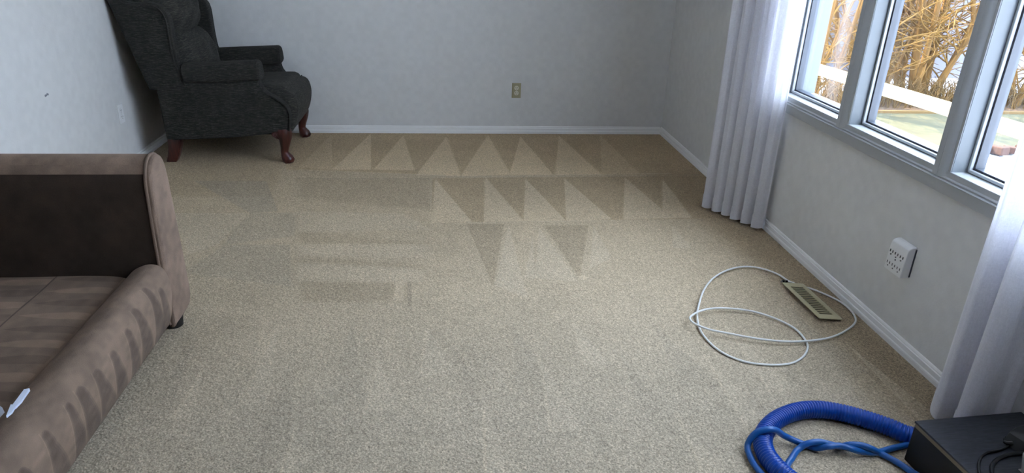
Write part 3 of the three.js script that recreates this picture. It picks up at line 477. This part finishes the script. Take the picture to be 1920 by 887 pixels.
// ---------------------------------------------------------------- floor register, lifted on one side by the cable under it
{
  const C = [1.590, 0, -2.508], t = thing('floor_register', 'tan metal floor vent with a row of slots beside the baseboard', 'floor vent', C), hw = 0.054, hl = 0.162;
  t.rotation.z = -0.10; t.rotation.y = 0.035; t.position.y = 0.0125;
  const rr = (w, h, r) => { const s = new THREE.Shape(); s.moveTo(-w + r, -h); s.lineTo(w - r, -h); s.quadraticCurveTo(w, -h, w, -h + r); s.lineTo(w, h - r); s.quadraticCurveTo(w, h, w - r, h); s.lineTo(-w + r, h); s.quadraticCurveTo(-w, h, -w, h - r); s.lineTo(-w, -h + r); s.quadraticCurveTo(-w, -h, -w + r, -h); return s; };
  const s = rr(hw, hl, 0.010), n = 15, pitch = 0.0168;
  for (let k = 0; k < n; k++) { const y = (k - (n - 1) / 2) * pitch, h = new THREE.Path(); h.moveTo(-0.030, y - 0.0056); h.lineTo(-0.030, y + 0.0056); h.lineTo(0.030, y + 0.0056); h.lineTo(0.030, y - 0.0056); h.closePath(); s.holes.push(h); }
  const g = new THREE.ExtrudeGeometry(s, { depth: 0.0012, bevelEnabled: true, bevelSize: 0.0012, bevelThickness: 0.0012, bevelOffset: -0.0012, bevelSegments: 2, curveSegments: 6 }); g.rotateX(-Math.PI / 2);
  const add = (name, q, m) => { const o = shade(new THREE.Mesh(clean(q), m)); o.name = name; t.add(o); };
  add('face_plate', toCreasedNormals(metreUV(g), 0.6), M.register);
  add('damper_box', box(-0.036, 0.036, -0.0068, -0.0055, -0.130, 0.130), M.duct);
  for (let k = 0; k < n; k++) { // louvers bow in the far half of the vent
    const z = -(k - (n - 1) / 2) * pitch, bow = Math.max(0, (k - 6) / 8) * 0.006;
    add('louver', sheet((u, v) => [-0.031 + 0.062 * u, -0.0052 + 0.0042 * v, z + 0.0015 * v - bow * (1 - Math.pow(2 * u - 1, 2))], 10, 1), M.louver);
  }
}
// ---------------------------------------------------------------- white coaxial cable
{
  const t = thing('coaxial_cable', 'white cable lying in loose loops on the carpet around the floor vent', 'cable', [1.3, 0, -2.4]);
  const raw = [[1.600, 0.008, -2.676], [1.581, 0.009, -2.700], [1.563, 0.010, -2.763], [1.514, 0.010, -2.827], [1.445, 0.010, -2.852], [1.355, 0.011, -2.827], [1.245, 0.014, -2.742], [1.151, 0.016, -2.621], [1.076, 0.016, -2.480], [1.046, 0.014, -2.413], [1.020, 0.008, -2.308], [1.024, 0.006, -2.209], [1.055, 0.005, -2.125], [1.115, 0.005, -2.069], [1.188, 0.005, -2.048], [1.272, 0.005, -2.050], [1.343, 0.005, -2.089], [1.396, 0.005, -2.153], [1.414, 0.006, -2.210], [1.410, 0.008, -2.290], [1.373, 0.010, -2.355], [1.308, 0.012, -2.415], [1.248, 0.014, -2.440], [1.158, 0.018, -2.449], [1.080, 0.026, -2.425], [1.012, 0.030, -2.378], [0.989, 0.032, -2.345], [0.996, 0.030, -2.312], [1.040, 0.024, -2.276], [1.118, 0.020, -2.244], [1.215, 0.018, -2.206], [1.316, 0.016, -2.184], [1.426, 0.014, -2.188], [1.528, 0.010, -2.216], [1.627, 0.009, -2.272], [1.692, 0.009, -2.328], [1.720, 0.009, -2.393], [1.724, 0.008, -2.485], [1.693, 0.007, -2.564], [1.658, 0.006, -2.621], [1.640, 0.005, -2.640], [1.62, 0.004, -2.645]];
  part(t, 'jacket', tube(raw, 0.0042, 420, 10), M.cable);
  const e = [[1.60, 0.008, -2.685], [1.583, 0.010, -2.689], [1.570, 0.012, -2.690]];
  part(t, 'jacket', tube(e, 0.0036, 10, 8), M.cable);
  const cyl = (r, l, x, sides) => { const c = new THREE.CylinderGeometry(r, r, l, sides); c.rotateZ(Math.PI / 2); c.translate(x, 0.0125, -2.690); return c; };
  part(t, 'connector', [cyl(0.0052, 0.010, 1.566, 16), cyl(0.0064, 0.008, 1.550, 6)], M.black, { label: 'dark screw-on end fitting' });
  part(t, 'connector', [cyl(0.0058, 0.004, 1.558, 16), cyl(0.0040, 0.006, 1.543, 12)], M.steel, { label: 'bright metal rings of the end fitting' });
}

// ---------------------------------------------------------------- blue hoses
{
  const path = [[1.56, 0.030, -1.585], [1.50, 0.030, -1.592], [1.445, 0.030, -1.612], [1.403, 0.030, -1.655], [1.330, 0.030, -1.709], [1.249, 0.030, -1.746], [1.171, 0.030, -1.750], [1.078, 0.030, -1.718], [1.006, 0.030, -1.663], [0.966, 0.030, -1.601], [0.955, 0.030, -1.535], [0.972, 0.030, -1.460], [1.02, 0.030, -1.38], [1.10, 0.030, -1.30], [1.15, 0.030, -1.20]];
  const t = thing('vacuum_hose', 'thick ribbed dark blue vacuum hose curving over the carpet', 'hose', [1.1, 0, -1.65]);
  const c = new THREE.CatmullRomCurve3(path.map((p) => V3(...p))), L = c.getLength(), ribs = Math.round(L / 0.0098), per = 6, n = ribs * per, P = c.getSpacedPoints(n), up = V3(0, 1, 0);
  part(t, 'ribbed_tube', sheet((u, v) => {
    const i = Math.round(v * n), p = P[i], d = P[Math.min(n, i + 1)].clone().sub(P[Math.max(0, i - 1)]).normalize(), b = d.clone().cross(up).normalize(), a = u * 2 * Math.PI, ph = (i % per) / per, r = 0.0250 + 0.0042 * Math.pow(Math.sin(Math.PI * ph), 0.7);
    const q = p.clone().addScaledVector(up, Math.sin(a) * r).addScaledVector(b, Math.cos(a) * r); return [q.x, q.y, q.z];
  }, 28, n, (u, v) => [u, v]), M.hose);
  const s = thing('solution_hose', 'thin blue hose doubled back and twisted around itself beside the ribbed hose', 'hose', [1.15, 0, -1.57]);
  const A = [[1.52, 0.012, -1.60], [1.434, 0.012, -1.587], [1.373, 0.012, -1.574], [1.316, 0.012, -1.560], [1.271, 0.016, -1.560], [1.225, 0.030, -1.562], [1.197, 0.032, -1.573], [1.159, 0.030, -1.574], [1.137, 0.014, -1.589], [1.108, 0.012, -1.607], [1.049, 0.032, -1.626], [1.004, 0.068, -1.614], [0.975, 0.073, -1.612], [0.944, 0.056, -1.616], [0.922, 0.020, -1.606], [0.914, 0.012, -1.564], [0.913, 0.012, -1.519], [0.922, 0.012, -1.470], [0.95, 0.012, -1.40]];
  const B = [[1.43, 0.012, -1.38], [1.376, 0.012, -1.462], [1.353, 0.012, -1.512], [1.323, 0.012, -1.556], [1.290, 0.030, -1.558], [1.267, 0.034, -1.568], [1.234, 0.030, -1.578], [1.218, 0.012, -1.593], [1.178, 0.030, -1.581], [1.144, 0.034, -1.591], [1.107, 0.030, -1.592], [1.081, 0.012, -1.591], [1.040, 0.012, -1.553], [1.004, 0.012, -1.510], [1.01, 0.012, -1.45], [1.03, 0.012, -1.40]];
  part(s, 'strand', tube(A, 0.0098, 200, 14), M.thinHose); part(s, 'strand', tube(B, 0.0098, 180, 14), M.thinHose);
}

// ---------------------------------------------------------------- low black cabinet with the things on it
{
  const t = thing('low_cabinet', 'low black wood-grain cabinet with an edge bared by wear in front of the curtain', 'cabinet', [1.39, 0, -1.541]);
  t.rotation.y = 0.06;
  const add = (name, g, m, label) => { const o = shade(new THREE.Mesh(clean(g), m)); o.name = name; if (label) o.userData.label = label; t.add(o); return o; };
  const W = 0.362, Dp = 0.42, Hh = 0.143; // local: x away from the corner along the back, z towards the viewer
  add('top_panel', rbox(0, W, Hh - 0.007, Hh, 0, Dp, 0.0015, 2), M.blackWood);
  add('edge_strip', box(0.0015, 0.010, Hh - 0.019, Hh - 0.007, 0.004, Dp - 0.004), M.chip, 'bare tan edge under the top');
  add('side_panel', rbox(0.003, 0.016, 0, Hh - 0.019, 0.002, Dp - 0.002, 0.0015, 2), M.black);
  add('side_panel', rbox(W - 0.016, W, 0, Hh - 0.007, 0.002, Dp - 0.002, 0.0015, 2), M.black);
  add('back_panel', box(0.016, W - 0.016, 0.004, Hh - 0.007, 0.002, 0.010), M.black);
  add('bottom_panel', box(0.016, W - 0.016, 0.006, 0.020, 0.010, Dp - 0.002), M.black);
}


{
  const base = 0.144, t = thing('power_adapter', 'black power adapter lying on the low black cabinet top', 'power adapter', [1.64, base, -1.42]);
  // a wedge-ended block set across the cabinet top
  const body = slabZ([[-0.052, 0], [0.07, 0], [0.07, 0.045], [-0.018, 0.045], [-0.040, 0.032]], -0.028, 0.028, 0.004, 3); body.rotateY(0.25); body.translate(1.642, base, -1.420); part(t, 'body', body, M.cord);
  part(t, 'strain_relief', limb([[1.596, base + 0.012, -1.414], [1.586, base + 0.010, -1.418], [1.580, base + 0.008, -1.426]], [0.006, 0.005, 0.0035], 10, 10), M.cord);
  const c = thing('adapter_cable', 'thin black cable with a small curl at the adapter on the low cabinet', 'cable', [1.5, base, -1.38]);
  part(c, 'cord', tube([[1.584, 0.008, -1.422], [1.588, 0.007, -1.436], [1.592, 0.007, -1.446], [1.583, 0.005, -1.440], [1.581, 0.004, -1.428], [1.574, 0.004, -1.414], [1.557, 0.004, -1.405], [1.530, 0.004, -1.396], [1.494, 0.0045, -1.390], [1.464, 0.004, -1.376], [1.440, 0.004, -1.354], [1.421, 0.004, -1.331], [1.404, 0.004, -1.300], [1.400, 0.004, -1.24], [1.405, 0.004, -1.16]].map(([x, y, z]) => [x + 0.012, base + y, z]), 0.0034, 140, 8), M.cord);
  const d = thing('thick_cable', 'thicker black cable curving in front of the adapter on the low cabinet', 'cable', [1.5, base, -1.37]);
  part(d, 'cord', tube([[1.70, 0.006, -1.372], [1.64, 0.006, -1.372], [1.59, 0.006, -1.378], [1.550, 0.006, -1.378], [1.512, 0.006, -1.368], [1.481, 0.006, -1.352], [1.454, 0.006, -1.328], [1.432, 0.006, -1.29], [1.428, 0.006, -1.23], [1.432, 0.006, -1.16]].map(([x, y, z]) => [x + 0.014, base + y, z]), 0.0052, 120, 8), M.cord);
  const p = thing('metal_peg', 'short silver metal peg on the low cabinet in front of the thick cable', 'post', [1.55, base, -1.31]);
  part(p, 'tube', limb([[1.556, base + 0.002, -1.312], [1.548, base + 0.03, -1.312], [1.540, base + 0.062, -1.312], [1.540, base + 0.064, -1.312]], [0.011, 0.011, 0.011, 0.001], 12, 16), M.silver); part(p, 'foot', rbox(1.544, 1.570, base, base + 0.003, -1.325, -1.299, 0.001, 2), M.silver);
}

// ---------------------------------------------------------------- outdoors, seen through the panes
const GY = -0.2;
part(scene, 'snow_ground', box(WX1, 60, GY - 0.3, GY, -60, 14), M.snow).userData.kind = 'structure';
{ // wing of the house beside the window, lapped boards
  const w = struct('house_wing'), x0 = WX1, x1 = 2.372, zf = -4.3, n = 16, ex = 0.172;
  part(w, 'wall_core', box(x0, x1 - 0.008, GY, 2.55, zf - 0.62, zf - 0.012), M.siding);
  for (let k = 0; k < n; k++) { const y = GY + k * ex, g = slabX([[zf - 0.012, y], [zf + 0.010, y], [zf + 0.010, y + 0.004], [zf - 0.003, y + ex + 0.02], [zf - 0.012, y + ex + 0.02]], x0, x1, 0.0008, 1); part(w, 'siding_board', g, M.siding); }
}
part(scene, 'added_fence_wall', box(2.6, 22, GY, 1.7, -9.15, -9.0), M.fence).userData.kind = 'structure';  // added fence, screens the overbright far snow behind the shrubs
part(scene, 'shrub_bed', box(3.3, 9.5, GY - 0.05, GY + 0.015, -7.75, -6.84), M.litter).userData.kind = 'structure';
part(scene, 'patio_slab', rbox(4.38, 7.6, GY - 0.05, GY + 0.03, -6.78, -5.46, 0.01), M.slab).userData.kind = 'structure';
{ const e = part(scene, 'edging_board', rbox(4.36, 7.6, GY - 0.05, GY + 0.055, -6.82, -6.785, 0.004), M.rust); e.userData = { label: 'rusty brown edging board along the far side of the pale slab outdoors', category: 'edging' }; }
{ // broken bricks along the near side of the slab
  const t = thing('brick_edging', 'row of broken reddish bricks between the slab and the snow outdoors', 'bricks', [5.2, GY, -5.40]), r = rng(9);
  for (let k = 0; k < 20; k++) { const g = rbox(-0.06 - 0.03 * r(), 0.06 + 0.03 * r(), -0.02, 0.035 + 0.03 * r(), -0.045, 0.045, 0.012, 2); part(t, 'brick', at(g, 4.5 + k * 0.145 + 0.02 * r(), GY + 0.03, -5.40 + 0.06 * (r() - 0.5), 0.3 * (r() - 0.5), r() * 2, 0.3 * (r() - 0.5)), M.rubble); }
}
{ // white rail on two posts
  const t = thing('porch_rail', 'thick white painted rail running past the window in the sun', 'rail', [3.62, GY, -4.42]), a = V3(3.40, 0.36, -7.6), b = V3(3.765, 0.36, -3.90), L = a.distanceTo(b);
  const g = rbox(-0.05, 0.05, -0.042, 0.042, -L / 2, L / 2, 0.006); const m = a.clone().add(b).multiplyScalar(0.5); part(t, 'top_rail', at(g, m.x, m.y, m.z, 0, Math.atan2(b.x - a.x, b.z - a.z), 0), M.white);
  for (const k of [0.555, 0.865]) { const p = a.clone().lerp(b, k); part(t, 'post', box(p.x - 0.035, p.x + 0.035, GY, 0.325, p.z - 0.035, p.z + 0.035), M.white); }
}
{ const g = new THREE.SphereGeometry(0.11, 24, 14); g.scale(1.3, 0.75, 1); const p = g.attributes.position; for (let i = 0; i < p.count; i++) { const k = 0.92 + 0.16 * noise(p.getX(i) * 30 + 9, p.getZ(i) * 30 + p.getY(i) * 17 + 9); p.setXYZ(i, p.getX(i) * k, p.getY(i) * k, p.getZ(i) * k); } g.computeVertexNormals(); g.translate(4.05, GY + 0.03, -4.92); const o = part(scene, 'garden_stone', g, M.slab); o.userData = { label: 'rounded grey-green stone in the snow outdoors', category: 'stone' }; }
{ // twigs and leaves dropped on the snow
  const r = rng(19), gs = []; for (let k = 0; k < 26; k++) { const x = 3.9 + r() * 1.8, z = -5.25 + r() * 0.9, a = r() * 6, l = 0.03 + r() * 0.06; gs.push(tube([[x - l * Math.cos(a), GY + 0.006, z - l * Math.sin(a)], [x, GY + 0.016, z + 0.01], [x + l * Math.cos(a), GY + 0.006, z + l * Math.sin(a)]], 0.005, 5, 4)); }
  const o = part(scene, 'twig_litter', gs, M.bark); o.userData = { label: 'small dark twigs scattered on the snow outdoors', category: 'twigs', kind: 'stuff' };
}
function shrub(label, bx, bz, seed, count, height, lean = 0, thick = 1) {
  const t = thing('bare_shrub', label, 'shrub', [bx, GY, bz]), r = rng(seed), twigs = [], R = (a) => (r() - 0.5) * 2 * a;
  const grow = (p, d, len, r0, r1, bend, sides, segs) => { const pts = [p.clone()], dir = d.clone().normalize(); const rad = [r0]; let q = p.clone(); for (let i = 1; i <= segs; i++) { dir.add(V3(R(bend), R(bend) * 0.5 + 0.02, R(bend))).normalize(); q = q.clone().addScaledVector(dir, len / segs); pts.push(q); rad.push(r0 + (r1 - r0) * i / segs); } return { pts, rad, dir, g: limb(pts.map((v) => [v.x, v.y, v.z]), rad, segs * 2, sides) }; };
  for (let k = 0; k < count; k++) {
    const a = (k + r()) / count * Math.PI * 2, sp = 0.10 + 0.26 * r(), rr = (0.028 + 0.034 * r()) * thick, b = V3(bx + 0.22 * Math.cos(a) * (0.4 + r()), GY - 0.02, bz + 0.22 * Math.sin(a) * (0.4 + r()));
    const s = grow(b, V3(Math.cos(a) * sp + lean, 1, Math.sin(a) * sp), height * (0.75 + 0.35 * r()), rr, rr * 0.35, 0.13, 8, 7);
    part(t, 'stem', s.g, M.bark);
    for (let j = 0; j < 15; j++) {
      const f = 0.04 + 0.9 * r(), i = Math.min(6, Math.floor(f * 7)), p = s.pts[i].clone().lerp(s.pts[i + 1], f * 7 - i), q = r() * 6.28;
      const br = grow(p, V3(Math.cos(q), 0.55 + r() * 0.8, Math.sin(q)), 0.45 + 0.55 * r(), 0.011, 0.004, 0.28, 5, 5); twigs.push(br.g);
      for (let m = 0; m < 6; m++) { const w = Math.floor(r() * 5), e = r() * 6.28; twigs.push(grow(br.pts[w], V3(Math.cos(e), R(0.9) + 0.2, Math.sin(e)), 0.16 + 0.32 * r(), 0.0055, 0.0025, 0.35, 4, 3).g); }
    }
  }
  part(t, 'twigs', twigs, M.twig, { kind: 'stuff' });
}
const SH = [
  ['golden bare shrub with forked stems beside the boarded house wing', 4.12, -7.55, 101, 6, 2.6, -0.02, 0.7],
  ['bare shrub with slim upright stems just behind the rail in the middle pane', 5.05, -7.85, 202, 6, 2.8, 0, 0.6],
  ['dense bare shrub with the thickest trunks in the middle pane', 5.70, -7.85, 303, 8, 3.0, 0.02, 0.95],
  ['bare shrub with a leaning trunk in the pane by the near curtain', 6.50, -7.45, 404, 5, 2.8, -0.12, 1.0],
  ['wide bare shrub partly hidden by the near curtain', 7.5, -7.5, 505, 4, 2.8, -0.1, 1.0],
  ['bare shrub standing farther back behind the other shrubs', 5.55, -8.55, 707, 4, 3.0, 0, 0.8],
];
for (const a of SH) shrub(...a);
{ // dry brush at the feet of the shrubs
  const clump = (label, x, z, seed, n, w, h) => { const r = rng(seed), gs = []; for (let k = 0; k < n; k++) { const a = r() * 6.28, q = x + (r() - 0.5) * w, s = z + (r() - 0.5) * 0.5, l = h * (0.5 + r() * 0.6), d = 0.25 + r() * 0.5; gs.push(limb([[q, GY, s], [q + Math.cos(a) * l * d * 0.4, GY + l * 0.6, s + Math.sin(a) * l * d * 0.4], [q + Math.cos(a) * l * d, GY + l * (0.75 + 0.25 * r()), s + Math.sin(a) * l * d]], [0.006, 0.005, 0.002], 5, 4)); }
    const o = part(scene, 'dry_brush', gs, M.dry); o.userData = { label, category: 'dry brush', kind: 'stuff' }; };
  clump('tangle of golden dry brush low beside the house wing', 3.75, -6.55, 21, 170, 0.9, 0.42);
  clump('brown dry brush under the white rail behind the slab', 5.1, -7.32, 22, 420, 1.6, 0.34);
  clump('brown dry brush below the leaning trunk', 6.6, -7.3, 23, 260, 1.2, 0.3);
}
renderer.render(scene, camera);
